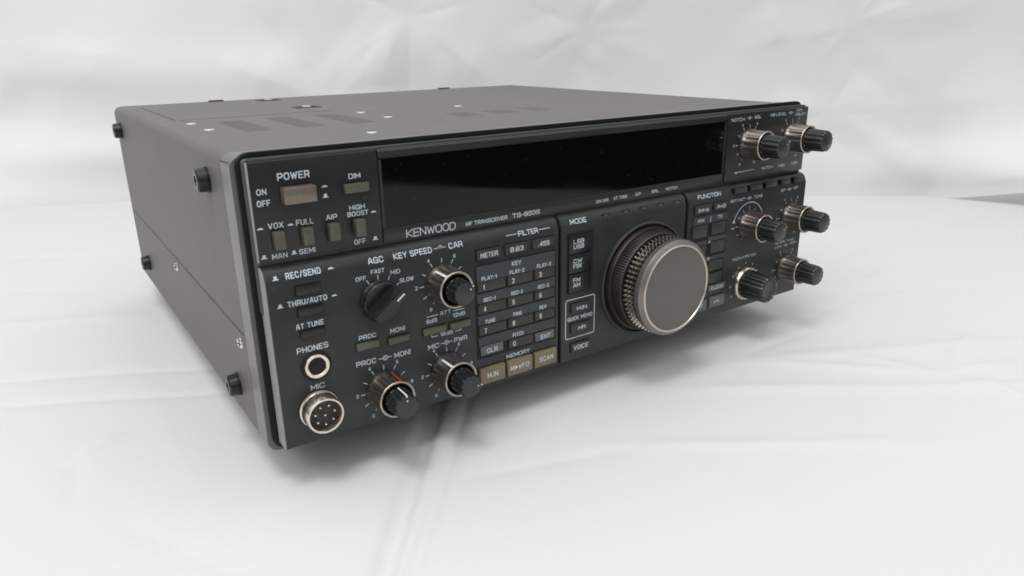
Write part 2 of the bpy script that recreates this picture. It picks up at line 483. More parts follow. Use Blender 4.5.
# the sheet sags and bulges: a soft belly near its foot on the left, then a hollow above it
left = 1 / (1 + np.exp((S - 250) / 90))
D += left * (11 * np.exp(-((Zb - 62) / 24) ** 2) + 9 * np.exp(-((Zb - 150) / 30) ** 2))
D += 14 * np.exp(-((Zb - 40) / 26) ** 2) * (1 - left) * np.exp(-((S - 1000) / 160) ** 2)
def wc(p, q, wd, amp, kind='ridge', fade=0.35):
    global D
    D = D + crease(S, Zb, p, q, wd, amp, kind, fade)
GAIN[0] = 2.3
def tent(p, q, wd, amp, fade=0.45):
    wc(p, q, wd, amp, 'tent', fade)
tent((120, 170), (262, 118), 42, 3.4)
tent((262, 118), (180, 215), 38, -2.8)
tent((225, 190), (120, 60), 55, 3.0)
tent((352, 205), (250, 100), 46, 4.2)
tent((352, 210), (345, 100), 22, -2.4)
tent((352, 205), (300, 120), 24, 2.0)
tent((352, 205), (390, 110), 26, 1.8)
tent((352, 205), (450, 130), 40, 2.6)
tent((347, 118), (250, 108), 20, 2.2)
tent((345, 116), (480, 100), 28, 1.5)
tent((-160, 190), (60, 165), 46, 2.8)
tent((90, 225), (-60, 120), 60, 2.6)
tent((30, 120), (-140, 60), 40, 1.8)
tent((541, 190), (600, 240), 24, 1.6); tent((541, 190), (660, 140), 40, 1.7); tent((541, 190), (510, 80), 36, -1.7); tent((541, 190), (450, 165), 26, 1.5); tent((541, 190), (590, 110), 22, 1.2)
tent((826, 192), (910, 110), 28, 1.8); tent((826, 192), (690, 165), 36, 1.7); tent((826, 192), (960, 205), 30, 1.5); tent((826, 192), (845, 120), 24, -1.4)
tent((812, 98), (920, 45), 26, 2.6); tent((812, 98), (740, 115), 22, 1.8); tent((812, 98), (1020, 118), 40, 2.0); tent((812, 98), (850, 20), 34, -2.0)
tent((944, 9), (840, 80), 26, 2.0); tent((944, 9), (1050, 70), 26, 2.2); tent((944, 60), (1040, 140), 30, 1.6)
GAIN[0] = 1.0
for cx_, cz_, n_, L_ in ((352, 205, 7, 70), (347, 118, 5, 60), (541, 190, 7, 60), (826, 192, 6, 60), (812, 98, 6, 60), (944, 9, 5, 60), (262, 118, 5, 50)):
    r_ = np.random.RandomState(int(cx_))
    for k in range(n_):
        a_ = 2 * math.pi * (k + r_.uniform(-0.3, 0.3)) / n_
        l_ = L_ * r_.uniform(0.6, 1.3)
        wc((cx_ + 3 * math.cos(a_), cz_ + 3 * math.sin(a_)), (cx_ + l_ * math.cos(a_), cz_ + l_ * math.sin(a_)), r_.uniform(2.5, 4.5), r_.choice([-1, 1]) * r_.uniform(0.6, 1.3), 'ridge', 0.5)
GAIN[0] = 2.6
rr = np.random.RandomState(8)
for k in range(16):
    px_, pz_ = rr.uniform(-160, 1040), rr.uniform(20, 230)
    a_ = rr.uniform(0, math.pi)
    l_ = rr.uniform(25, 80)
    tent((px_, pz_), (px_ + l_ * math.cos(a_), pz_ + l_ * math.sin(a_)), rr.uniform(10, 26), rr.uniform(-0.8, 0.9))
base = 36 * np.clip((60 - S) / 130, 0, 1.5) * np.exp(-(Zb / 60) ** 2) + 105 * (np.clip((S - 930) / 110, 0, 2.0)) * np.exp(-(Zb / 70) ** 2)
grow = 1 - np.exp(-(Zb / 16))
D = D * (0.12 + 0.88 * grow) + base
lift = 24 * np.exp(-((S - 1018) / 62) ** 2) * np.exp(-(Zb / 30)) + 0.4
wx = P0[0] + us[0] * S + ns[0] * D
wy = P0[1] + us[1] * S + ns[1] * D
grid_mesh('backdrop_sheet', wx, wy, Zb + lift - 7.0, 'sheet', 'wrinkled white sheet hanging upright behind the radio')

# ---------------------------------------------------------------- the radio
radio = bpy.data.objects.new('radio_transceiver', None)
COL.objects.link(radio)
radio.location = (ORG.x * MM, ORG.y * MM, 0.0)
radio['label'] = 'grey and black radio transceiver with large tuning knob on the white table covering'
radio['category'] = 'radio'

# meshes below are built in radio coordinates; ORG is the empty
H, D_, W_ = 119.0, 299.5, 330.0
bm = bmesh.new()
box(bm, 0, W_, 13.2, D_, 0, H, 4.5, 0, 4, only=lambda e: abs(e.verts[0].co.y - e.verts[1].co.y) > 1)
for f in bm.faces:                         # narrow round-over at the back
    pass
case = link('case', bm, 'case', radio, True)
bm = bmesh.new()
box(bm, 0, W_, 0, 12.9, 0.3, H + 0.3, 4.5, 0, 4, only=lambda e: abs(e.verts[0].co.y - e.verts[1].co.y) > 1)
bezel = link('front_bezel', bm, 'bezel', radio, True)
# top of the bezel: the little shoulder where it laps over the case
bm = bmesh.new()
box(bm, 6, W_ - 6, 12.2, 13.6, H - 1, H + 0.12, 0, 0)
link('shoulder', bm, 'seam', bezel)

def seamline(parent, pts, wd, plane):
    """thin dark gap laid on the top ('z') or the left side ('x')"""
    b = bmesh.new()
    for (a0, b0), (a1, b1) in zip(pts, pts[1:]):
        if plane == 'z':
            box(b, min(a0, a1) - wd / 2, max(a0, a1) + wd / 2, min(b0, b1) - wd / 2, max(b0, b1) + wd / 2, H - 0.5, H + 0.06)
        else:
            box(b, -0.06, 0.5, min(a0, a1) - wd / 2, max(a0, a1) + wd / 2, min(b0, b1) - wd / 2, max(b0, b1) + wd / 2)
    return link('seam', b, 'seam', parent)
seamline(case, [(13.5, 166), (13.5, 272)], 1.1, 'z')
seamline(case, [(15.5, 161.5), (102, 161.5)], 1.1, 'z')
b = bmesh.new()                            # slanting joint between the two covers on the left side
zs0, zs1 = 49.3, 46.8
b2 = [(-0.07, 13.4, zs1 + .4), (-0.07, D_ - 0.2, zs0 + .4), (-0.07, D_ - 0.2, zs0 - .4), (-0.07, 13.4, zs1 - .4)]
poly(b, b2)
link('seam', b, 'seam', case)
b = bmesh.new()
poly(b, [(-0.05, 0.0, 117.0), (-0.05, 13.0, 116.6), (-0.05, 13.0, 117.1), (-0.05, 0.0, 117.5)])
link('seam', b, 'seam', bezel)

# vents: rows of raised dark strips painted for the shade inside slots
def vent(x0, x1, y0, y1, name='vent'):
    b = bmesh.new()
    n = int((y1 - y0) / 4.2)
    for k in range(n):
        y = y0 + (k + 0.5) * (y1 - y0) / n
        box(b, x0, x1, y - 0.95, y + 0.95, H - 1, H + 0.05)
    return link(name, b, 'slot', case)
for x0 in (28.5, 54.5, 80.5):
    vent(x0, x0 + 13, 80, 140)
for x0 in (140, 164, 188):
    vent(x0, x0 + 13, 72, 95)

# screws
def screw_mesh():
    b = bmesh.new()
    n = 20
    prof = [(0.0, 2.4), (0.4, 2.3), (0.8, 1.8), (0.95, 0.8)]
    rings = [[b.verts.new((r * math.cos(2 * math.pi * k / n), r * math.sin(2 * math.pi * k / n), h)) for k in range(n)] for h, r in prof]
    for a, c in zip(rings, rings[1:]):
        for k in range(n):
            b.faces.new([a[k], a[(k + 1) % n], c[(k + 1) % n], c[k]])
    b.faces.new(rings[-1])
    box(b, -1.4, 1.4, -0.25, 0.25, 0.6, 1.0, mi=1)
    box(b, -0.25, 0.25, -1.4, 1.4, 0.6, 1.01, mi=1)
    return b
scr = link('screw', screw_mesh(), ['steel', 'groove'], case, True, base=(15.8, 135.5, H - 0.05))
def copy_to(o, loc, rot=None, parent=None):
    c = o.copy()
    COL.objects.link(c)
    c.parent = parent or o.parent
    c.location = (Vector(loc) - ORG) * MM
    if rot:
        c.rotation_euler = rot
    return c
for x, y in ((16.4, 99.4), (107.4, 132.8), (107.4, 96.9), (170.6, 130.6), (70.8, 36.0)):
    copy_to(scr, (x, y, H - 0.05), (0, 0, random.uniform(0, 1.5)))
for y, z in ((149.7, 42.4), (21.7, 41.1)):
    copy_to(scr, (0.05, y, z), (0, -math.pi / 2, 0.4))
# latches, recess shade painted as a raised black plate, and rear lugs
def latch(x, y):
    b = bmesh.new()
    box(b, x - 8, x + 8, y - 6, y + 6, H - 1, H + 0.5, 0.4, 0)
    box(b, x - 6, x + 6, y - 4.4, y + 4.4, H - 0.5, H + 0.62, 0, 1)
    box(b, x - 2.4, x + 2.4, y - 2.4, y + 2.4, H, H + 1.0, 0.4, 2)
    return link('latch', b, ['slot', 'groove', 'steel'], case)
latch(98, 278)
latch(97.5, 196)
for x in (66, 254):
    b = bmesh.new()
    box(b, x - 5, x + 5, D_ - 5, D_ - 1, H - 0.5, H + 1.1, 0.4, 0)
    link('lug', b, 'slot', case)

# rubber bumpers on the left side and the feet below
def bumper_mesh():
    b = bmesh.new()
    n = 28
    prof = [(0.0, 5.2), (0.9, 5.2), (1.0, 4.95), (4.2, 4.7), (4.8, 4.0)]
    rings = [[b.verts.new((-h, r * math.cos(2 * math.pi * k / n), r * math.sin(2 * math.pi * k / n))) for k in range(n)] for h, r in prof]
    for a, c in zip(rings, rings[1:]):
        for k in range(n):
            b.faces.new([a[k], a[(k + 1) % n], c[(k + 1) % n], c[k]])
    r2 = [b.verts.new((-4.8, 2.0 * math.cos(2 * math.pi * k / n), 2.0 * math.sin(2 * math.pi * k / n))) for k in range(n)]
    r3 = [b.verts.new((-3.6, 1.8 * math.cos(2 * math.pi * k / n), 1.8 * math.sin(2 * math.pi * k / n))) for k in range(n)]
    for a, c in ((rings[-1], r2), (r2, r3)):
        for k in range(n):
            b.faces.new([a[k], a[(k + 1) % n], c[(k + 1) % n], c[k]])
    b.faces.new(r3)
    return b
bp = link('side_bumper', bumper_mesh(), 'rubber', case, True, base=(0.0, 279.0, 105.0))
for y, z in ((37.5, 106.3), (260.0, 18.5), (37.5, 16.4)):
    copy_to(bp, (0.0, y, z))
def foot_mesh():
    b = bmesh.new()
    n = 32
    prof = [(0.0, 9.0), (1.0, 10.0), (10.0, 11.0), (FOOT + 0.1, 11.5)]
    rings = [[b.verts.new((r * math.cos(2 * math.pi * k / n), r * math.sin(2 * math.pi * k / n), h)) for k in range(n)] for h, r in prof]
    for a, c in zip(rings, rings[1:]):
        for k in range(n):
            b.faces.new([a[k], a[(k + 1) % n], c[(k + 1) % n], c[k]])
    b.faces.new(rings[0]); b.faces.new(rings[-1])
    return b
ft = link('foot', foot_mesh(), 'rubber', case, True, base=(50, 50, -FOOT))
for x, y in ((280, 50), (50, 260), (280, 260)):
    copy_to(ft, (x, y, -FOOT))

# black trim frame round the front
def rrect(x0, x1, z0, z1, r, n=5):
    pts = []
    for cx, cz, a0 in ((x1 - r, z1 - r, 0), (x0 + r, z1 - r, 90), (x0 + r, z0 + r, 180), (x1 - r, z0 + r, 270)):
        for k in range(n + 1):
            a = math.radians(a0 + 90 * k / n)
            pts.append((cx + r * math.cos(a), cz + r * math.sin(a)))
    return pts
def slab(bm, pts, y0, y1, mi=0, mi_side=None, bev=0.0):
    """prism of an outline in x,z between y0 (front) and y1"""
    a = [bm.verts.new((x, y0, z)) for x, z in pts]
    c = [bm.verts.new((x, y1, z)) for x, z in pts]
    f0 = bm.faces.new(a)
    f0.material_index = mi
    f1 = bm.faces.new(c)
    f1.material_index = mi
    n = len(pts)
    for k in range(n):
        f = bm.faces.new([a[k], a[(k + 1) % n], c[(k + 1) % n], c[k]])
        f.material_index = mi if mi_side is None else mi_side
    if bev > 0:
        r = bmesh.ops.bevel(bm, geom=list(f0.edges), offset=bev, segments=2, affect='EDGES', profile=0.5)
        for f in r['faces']:
            f.material_index = mi if mi_side is None else mi_side
bm = bmesh.new()
slab(bm, rrect(1.8, 328.4, 1.8, 120.6, 5.0), -2.0, 0.4, 0, None, 0.3)
trim = link('trim_frame', bm, 'trim', radio, True)
bm = bmesh.new()                           # grey inner rim behind the upper plate
slab(bm, rrect(3.3, 327.6, 60, 118.7, 1.6), -5.2, -2.6, 0, None, 0.4)
link('inner_rim', bm, 'lip', trim, True)

# upper panel: control plate on the left, display in the middle, plate on the right
bm = bmesh.new()
box(bm, 3.9, 53.5, YU, -4.6, 80.9, 117.7, 0.45, 0)
for f in bm.faces:
    if all(v.co.x < 4.4 for v in f.verts):
        f.material_index = 1
up_l = link('upper_plate', bm, ['panel_dark', 'rim'], radio, True)
bm = bmesh.new()
# display surround: lip above (leans back), sill strip below, thin side frames
lip = [(YU + 0.9, 118.1), (YU, 117.0), (YU, 115.0), (YU + 0.9, 113.9), (-4.6, 113.9), (-4.6, 118.1)]
a = [bm.verts.new((53.8, y, z)) for y, z in lip]; c = [bm.verts.new((256.6, y, z)) for y, z in lip]
bm.faces.new(a); bm.faces.new(c)
for k in range(len(lip)):
    bm.faces.new([a[k], a[(k + 1) % 6], c[(k + 1) % 6], c[k]])
box(bm, 53.8, 256.6, YU, -4.6, 80.9, 86.2, 0.4)
box(bm, 53.8, 55.0, YU + 0.1, -4.6, 86.4, 113.8)
box(bm, 255.2, 256.6, YU + 0.1, -4.6, 86.4, 113.8)
dsp = link('display_surround', bm, 'strip', radio, True)
bm = bmesh.new()
box(bm, 55.05, 255.15, YU + 0.55, -4.7, 86.25, 113.85)
link('display_window', bm, 'glass', dsp)
bm = bmesh.new()
box(bm, 257.0, 327.0, YU - 0.5, -4.6, 80.9, 117.9, 0.4, 0)
up_r = link('upper_plate', bm, 'panel_dark', radio, True)
YR = YU - 0.5

# shadow gap between upper and lower panels
bm = bmesh.new()
box(bm, 4.4, 326.6, -4.4, -2.0, 77.5, 81.2)
link('panel_gap', bm, 'groove', trim)

# lower panel: three blocks parted by dark grooves, top edges leaning back, sides painted grey
def lower_block(x0, x1, left_grey=False):
    b = bmesh.new()
    pr = [(YL, 5.8), (YL, 74.0), (YL + 1.43, 77.4), (YL + 2.6, 78.6), (YL + 4.4, 79.3), (-2.5, 79.4), (-2.5, 5.2), (YL + 0.8, 5.2)]
    a = [b.verts.new((x0, y, z)) for y, z in pr]
    c = [b.verts.new((x1, y, z)) for y, z in pr]
    f = b.faces.new(a); f.material_index = 1 if left_grey else 0
    b.faces.new(c)
    n = len(pr)
    for k in range(n):
        b.faces.new([a[k], a[(k + 1) % n], c[(k + 1) % n], c[k]])
    r = bmesh.ops.bevel(b, geom=[e for e in f.edges], offset=0.35, segments=2, affect='EDGES')
    if left_grey:
        for g in r['faces']:
            g.material_index = 1
    return link('lower_plate', b, ['panel', 'rim'], radio, True, angle=50)
lo_l = lower_block(3.9, 138.8, True)
lo_m = lower_block(140.5, 223.6)
lo_r = lower_block(225.4, 327.0)
bm = bmesh.new()
box(bm, 5, 326, -4.2, -2.45, 7.0, 78)
link('panel_gap', bm, 'groove', trim)

# ---- buttons
def comp(x, z, d, plane):
    """where a point seen at x,z on the plane really is when it lies d in front of it"""
    k = d / (plane - CAMY)
    return x + (CAMX - x) * k, z + (CAMZ - z) * k

def button(name, x0, x1, z0, z1, d, mt, plane, words=(), bev=0.3, recess_shade=True, ink='ink', parent=None, curve=False):
    ax, az = comp(x0, z0, d, plane)
    bx, bz = comp(x1, z1, d, plane)
    b = bmesh.new()
    box(b, ax, bx, plane - d, plane + 0.6, az, bz, bev, 0)
    if recess_shade:
        box(b, ax - 0.55, bx + 0.45, plane - 0.06, plane + 0.3, az - 0.3, bz + 0.6, 0, 1)  # black plate just proud of the panel paints the shade round the button
    for wd in words:
        s, u0, u1, zc, h = wd[:5]
        cu0, cz = comp(u0, zc, d, plane)
        cu1, _ = comp(u1, zc, d, plane)
        text(b, s, cu0, cu1, cz, h, plane - d, 2)
    return link(name, b, [mt, 'groove', ink], parent or radio, True)

button('power_button', 16.2, 28.5, 101.0, 107.2, 4.2, 'power', YU, bev=0.5)
button('push_button', 39.5, 49.4, 102.3, 105.8, 2.0, 'key_olive', YU, bev=0.35)
for x0, x1 in ((10.9, 14.9), (21.6, 25.7), (32.0, 36.2), (42.8, 46.8)):
    button('push_button', x0, x1, 84.8, 91.5, 3.2, 'key_olive', YU, bev=0.4)
for z0, z1 in ((67.4, 71.0), (59.0, 62.3), (50.4, 53.0)):
    button('push_button', 15.0, 24.6, z0, z1, 0.9, 'key_dark', YL)
for x0, x1, z0, z1 in ((36.8, 46.5, 39.0, 42.0), (50.8, 60.2, 38.4, 41.2), (66.9, 77.8, 38.2, 41.2), (80.0, 90.1, 37.9, 40.9)):
    button('push_button', x0, x1, z0, z1, 1.3, 'key_olive', YL)
for x0, x1, s, u0, u1 in ((94.5, 106.2, 'METER', 96.2, 105.3), (109.4, 121.2, '8.83', 111.8, 119.0), (124.3, 136.3, '.455', 127.4, 133.6)):
    button('key', x0, x1, 66.7, 71.1, 1.0, 'key', YL, [(s, u0, u1, 68.7, 2.2)])

# keypad
bm = bmesh.new()
box(bm, 92.7, 137.4, YL - 0.10, YL + 0.3, 20.3, 65.0, 0, 0)
kp = link('keypad', bm, 'groove', radio)
bm = bmesh.new()                           # the bands that carry the legends between the rows
for z0, z1 in ((57.0, 64.2), (46.9, 51.7), (36.6, 41.4), (26.2, 31.0)):
    box(bm, 93.6, 136.6, YL - 0.5, YL, z0, z1, 0.15)
def lbl(b, s, x0, x1, z, h=1.9, y=None):
    text(b, s, x0, x1, z, h, YL if y is None else y, 1)
YB = YL - 0.5
lbl(bm, 'KEY', 112.2, 117.2, 62.3, 2.0, YB)
lbl(bm, 'PLAY-1', 96.0, 103.9, 58.3, 1.9, YB); lbl(bm, 'PLAY-2', 110.9, 118.9, 58.4, 1.9, YB); lbl(bm, 'PLAY-3', 126.0, 134.0, 58.5, 1.9, YB)
lbl(bm, 'REC-1', 96.8, 103.0, 48.3, 1.9, YB); lbl(bm, 'REC-2', 111.6, 118.0, 48.3, 1.9, YB); lbl(bm, 'REC-3', 126.6, 132.8, 48.3, 1.9, YB)
lbl(bm, 'TUNE', 97.2, 102.6, 38.0, 1.9, YB); lbl(bm, 'FINE', 112.5, 117.3, 38.0, 1.9, YB); lbl(bm, 'REV', 127.4, 131.4, 38.0, 1.9, YB)
lbl(bm, 'PITCH', 112.0, 118.0, 27.9, 1.9, YB)
link('legend_band', bm, ['key_band', 'ink'], kp)
colsx = ((94.3, 108.9), (110.2, 124.0), (125.3, 136.5))
rows = (52.1, 41.8, 31.5)
n = 1
for rz in rows:
    for ci, (x0, x1) in enumerate(colsx):
        tx0 = (97.0, 112.4, 127.7)[ci]
        button('key', x0, x1, rz, rz + 4.5, 0.9, 'key', YL - 0.1, [(str(n), tx0, tx0 + (1.3 if n != 1 else 0.7), rz + 2.1, 2.3)], recess_shade=False, bev=0.25, parent=kp)
        n += 1
button('key', 94.9, 107.0, 21.6, 25.8, 1.1, 'key_grey', YL - 0.1, [('CLR', 97.9, 103.9, 23.5, 2.2)], recess_shade=False, bev=0.25, parent=kp)
button('key', 110.2, 124.0, 21.3, 25.6, 0.9, 'key', YL - 0.1, [('0', 112.4, 113.9, 23.3, 2.3)], recess_shade=False, bev=0.25, parent=kp)
button('key', 125.5, 136.6, 20.9, 24.9, 1.1, 'key_grey', YL - 0.1, [('ENT', 128.4, 134.3, 22.7, 2.2)], recess_shade=False, bev=0.25, parent=kp)
for x0, x1, s, u0, u1 in ((94.5, 108.0, 'M.IN', 98.0, 103.9), (109.5, 123.7, 'M>VFO', 110.9, 121.6), (125.2, 138.2, 'SCAN', 127.8, 135.9)):
    button('key', x0, x1, 7.1, 14.9, 1.8, 'key_tan', YL, [(s, u0, u1, 11.0, 2.5)], bev=0.4)

# mode keys
bm = bmesh.new()
box(bm, 143.9, 160.4, YL - 0.08, YL + 0.3, 40.6, 71.1, 0, 0)
mk = link('mode_key_bed', bm, 'groove', radio)
for k, (s1, s2, u1) in enumerate((('LSB', 'USB', 6.4), ('CW', 'FSK', 5.4), ('FM', 'AM', 4.4))):
    z0 = 60.4 - k * 9.6
    button('key', 145.4, 159.2, z0, z0 + 9.1, 0.9, 'key_dark', YL - 0.08, [(s1, 147.9, 147.9 + u1, z0 + 5.9, 2.1), (s2, 147.9, 147.9 + u1, z0 + 3.4, 2.1)], recess_shade=False, bev=0.3, parent=mk)
button('push_button', 147.4, 159.1, 30.2, 34.8, 1.1, 'key', YL, [('M.IN', 150.5, 156.8, 32.3, 1.9)])
button('push_button', 147.4, 159.1, 19.7, 24.3, 1.1, 'key', YL, [('MR', 151.6, 156.2, 21.8, 1.9)])
button('push_button', 147.6, 159.4, 9.2, 13.9, 1.1, 'key', YL, [('VOICE', 148.8, 158.0, 11.6, 2.4)])

# function keys beside the tuning knob
button('push_button', 231.2, 243.6, 67.4, 71.8, 1.0, 'key', YL, [('1MHz', 233.2, 241.8, 69.2, 2.0)])
button('push_button', 246.2, 256.4, 67.7, 71.6, 1.0, 'key', YL, [('A=B', 248.2, 255.4, 69.5, 2.0)])
bm = bmesh.new()
box(bm, 229.4, 257.4, YL - 0.08, YL + 0.3, 24.6, 66.2, 0, 0)
fk = link('function_key_bed', bm, 'groove', radio)
bm = bmesh.new()
box(bm, 230.0, 257.0, YL - 0.45, YL, 61.4, 65.8, 0.15)
box(bm, 242.2, 257.0, YL - 0.45, YL, 50.8, 53.4, 0.15)
box(bm, 230.0, 241.6, YL - 0.45, YL, 49.4, 52.0, 0.15)
box(bm, 230.0, 257.0, YL - 0.45, YL, 39.8, 42.2, 0.15)
text(bm, 'RX', 233.3, 238.2, 63.6, 1.9, YL - 0.45, 1)
text(bm, 'TX', 248.6, 252.8, 63.9, 1.9, YL - 0.45, 1)
stroke(bm, [(243.2, 61.8), (243.2, 65.4)], 0.35, YL - 0.45, 1)
text(bm, 'A', 242.6, 244.4, 50.6, 1.7, YL - 0.5, 1)
text(bm, 'B', 242.6, 244.4, 41.0, 1.7, YL - 0.5, 1)
link('legend_band', bm, ['key_band', 'ink'], fk)
for x0, x1, z0, z1 in ((230.2, 241.6, 53.8, 60.8), (245.2, 256.6, 54.2, 60.6), (230.2, 241.6, 43.4, 49.0), (245.2, 256.6, 43.4, 50.0), (230.2, 241.6, 33.0, 39.2), (245.2, 256.6, 33.0, 39.2), (245.2, 256.6, 25.4, 31.6)):
    button('key', x0, x1, z0, z1, 0.9, 'key', YL - 0.08, [('M.CH', 0, 0, 0, 0)] if False else (), recess_shade=False, bev=0.25, parent=fk)
button('push_button', 246.6, 260.4, 20.6, 24.2, 1.0, 'key_grey', YL, [('F.LOCK', 248.4, 258.4, 22.4, 1.8)])
bh = button('push_button', 248.2, 260.6, 10.6, 17.0, 1.2, 'key_grey', YL)
bv = button('push_button', 232.6, 245.8, 10.2, 16.6, 1.2, 'key_grey', YL)
for o, x, sg in ((bh, 254.0, 1), (bv, 240.0, -1)):
    b = bmesh.new()
    xa, za = comp(x, 13.6, 1.2, YL)
    stroke(b, [(xa - 2.2, za - 0.8 * sg), (xa, za + 0.8 * sg), (xa + 2.2, za - 0.8 * sg)], 0.5, YL - 1.2)
    link('arrow_mark', b, 'ink', o)

# small push buttons on the leaning edge, under the upper right plate
for x0, x1 in ((262.0, 274.0), (275.4, 287.0), (289.0, 300.2), (303.2, 313.0), (315.2, 325.6)):
    b = bmesh.new()
    yy = bevel_y(76)
    ax, az = comp(x0 + 1.5, 74.6, 1.8, YL + 0.6)
    bx, bz = comp(x1 - 0.8, 77.4, 1.8, YL + 0.6)
    box(b, ax, bx, YL - 1.3, YL + 2, az, bz, 0.3, 0)
    box(b, x0 - 0.2, ax, YL + 0.0, YL + 1.5, 73.7, 78.0, 0, 1)
    link('push_button', b, ['key', 'groove'], radio, True)
# indicator lamps (unlit) on the leaning edge above the tuning knob
for x in (168.5, 181.5, 193.5, 205.5, 217.5):
    b = bmesh.new()
    yy = bevel_y(76.1)
    box(b, x - 2.6, x + 2.6, yy - 0.12, yy + 1.2, 75.3, 76.9, 0, 0)
    box(b, x - 1.5, x + 1.5, yy - 0.35, yy + 1.0, 75.7, 76.5, 0.15, 1)
    link('indicator_lamp', b, ['groove', 'key_olive'], radio)

# ---- printed legends, one sheet of print per plate
bm = bmesh.new()
text(bm, 'POWER', 14.4, 26.3, 111.7, 2.7, YU)
text(bm, 'ON', 6.4, 10.0, 107.0, 2.2, YU); text(bm, 'OFF', 6.1, 10.9, 102.9, 2.2, YU)
dome(bm, 31.5, 106.3, YU, 0.62); notch(bm, 31.5, 102.8, YU, 0.62)
text(bm, 'DIM', 41.2, 46.0, 108.9, 2.0, YU)
text(bm, 'HIGH', 40.4, 46.8, 96.8, 1.9, YU); text(bm, 'BOOST', 39.4, 48.0, 94.3, 1.9, YU); dome(bm, 50.2, 94.0, YU, 0.6)
text(bm, 'AIP', 30.9, 35.3, 94.4, 2.0, YU)
text(bm, 'VOX', 9.0, 14.6, 94.3, 2.2, YU); text(bm, 'FULL', 19.3, 25.9, 94.1, 2.2, YU)
dome(bm, 6.1, 93.8, YU, 0.62); dome(bm, 17.2, 93.8, YU, 0.62)
text(bm, 'MAN', 9.1, 14.8, 82.8, 2.0, YU); text(bm, 'SEMI', 19.2, 25.5, 83.0, 2.0, YU)
notch(bm, 6.2, 83.3, YU, 0.62); notch(bm, 17.3, 83.2, YU, 0.62)
text(bm, 'OFF', 41.2, 46.0, 83.1, 2.0, YU); notch(bm, 50.1, 83.4, YU, 0.62)
link('printed_legend', bm, 'ink', up_l)

bm = bmesh.new()
text(bm, 'KENWOOD', 63.7, 86.9, 82.9, 3.4, YU, 0, 0.40)
text(bm, 'HF TRANSCEIVER', 92.1, 113.4, 82.6, 1.8, YU)
text(bm, 'TS-850S', 116.2, 131.4, 82.7, 2.1, YU)
link('printed_legend', bm, 'ink', dsp)
bm = bmesh.new()
text(bm, 'ON AIR', 165.2, 172.9, 82.6, 1.6, YU); text(bm, 'AT TUNE', 176.4, 185.4, 82.8, 1.6, YU); text(bm, 'AIP', 190.7, 194.6, 82.9, 1.6, YU)
text(bm, 'SPL', 202.2, 207.4, 82.9, 1.6, YU); text(bm, 'NOTCH', 212.4, 220.8, 83.0, 1.6, YU)
link('printed_legend', bm, 'ink', dsp)

def scale_marks(bm, x, z, y, r0, r1, rt, labels=True, h=1.6, lo=-150, hi=150, wd=0.38):
    """dial scale: ticks every 30 degrees from -150 to +150 clockwise of straight up, numerals 0-10"""
    for k in range(11):
        a = math.radians(-150 + 30 * k)
        dx, dz = math.sin(a), math.cos(a)
        if k in (0, 10):
            stroke(bm, [(x + dx * (r0 + .3), z + dz * (r0 + .3)), (x + dx * (r0 + 1.0), z + dz * (r0 + 1.0))], wd, y)
        else:
            stroke(bm, [(x + dx * r0, z + dz * r0), (x + dx * r1, z + dz * r1)], wd, y)
        if labels and k % 2 == 0:
            s = str(k)
            w_ = 1.1 * len(s) * h / 1.6
            text(bm, s, x + dx * rt - w_ / 2, x + dx * rt + w_ / 2, z + dz * rt, h, y)

bm = bmesh.new()
text(bm, 'NOTCH', 259.2, 270.1, 114.5, 1.7, YR); dual_icon(bm, 274.2, 114.8, YR, 0.75); text(bm, 'SQL', 278.2, 283.9, 114.9, 1.7, YR)
text(bm, 'NB LEVEL', 292.2, 306.4, 115.1, 1.6, YR); dual_icon(bm, 310.3, 115.3, YR, 0.75)
text(bm, 'VOX', 315.4, 320.6, 116.3, 1.4, YR); text(bm, 'DELAY', 314.9, 324.9, 114.0, 1.5, YR)
scale_marks(bm, 275.0, 100.6, YR, 8.8, 10.8, 12.3, h=1.4)
scale_marks(bm, 312.8, 100.8, YR, 8.8, 10.8, 12.3, h=1.4)
stroke(bm, [(265.4, 85.5), (267.2, 85.5)], 0.9, YR); stroke(bm, [(267.2, 85.6), (282.0, 85.9)], 0.35, YR)
text(bm, 'NOTCH', 288.7, 298.6, 85.6, 1.5, YR); text(bm, 'NB1', 303.9, 309.9, 85.5, 1.5, YR); text(bm, 'NB2', 315.5, 321.6, 85.8, 1.5, YR)
link('printed_legend', bm, 'ink', up_r)

T = lambda s, x0, x1, z, h=2.1: text(bm, s, x0, x1, z, h, bevel_y)
bm = bmesh.new()
T('REC/SEND', 12.0, 25.4, 75.7, 2.3); notch(bm, 8.2, 75.7, bevel_y, 0.62); dome(bm, 29.4, 75.6, bevel_y, 0.62)
T('THRU/AUTO', 11.3, 26.6, 64.9, 2.2); notch(bm, 8.5, 64.9, bevel_y, 0.62); dome(bm, 29.5, 64.8, bevel_y, 0.62)
T('AT TUNE', 13.4, 24.3, 55.3, 2.1)
T('PHONES', 12.6, 25.1, 45.6, 2.4); T('MIC', 16.3, 22.0, 29.1, 2.3)
T('AGC', 44.6, 51.2, 75.5, 2.3)
T('OFF', 38.6, 43.0, 69.3, 1.8); T('FAST', 45.2, 51.0, 71.1, 1.8); T('MID', 53.6, 57.8, 69.4, 1.8); T('SLOW', 57.4, 63.6, 65.2, 1.8)
for q in (((43.1, 68.2), (44.7, 65.4)), ((48.0, 69.5), (48.1, 66.6)), ((53.1, 68.1), (51.7, 65.4)), ((57.0, 64.4), (54.6, 62.7))):
    stroke(bm, list(q), 0.42, YL)
T('KEY SPEED', 55.6, 73.0, 75.5, 2.3); dual_icon(bm, 76.9, 75.6, bevel_y, 0.95); T('CAR', 81.0, 87.8, 75.6, 2.3)
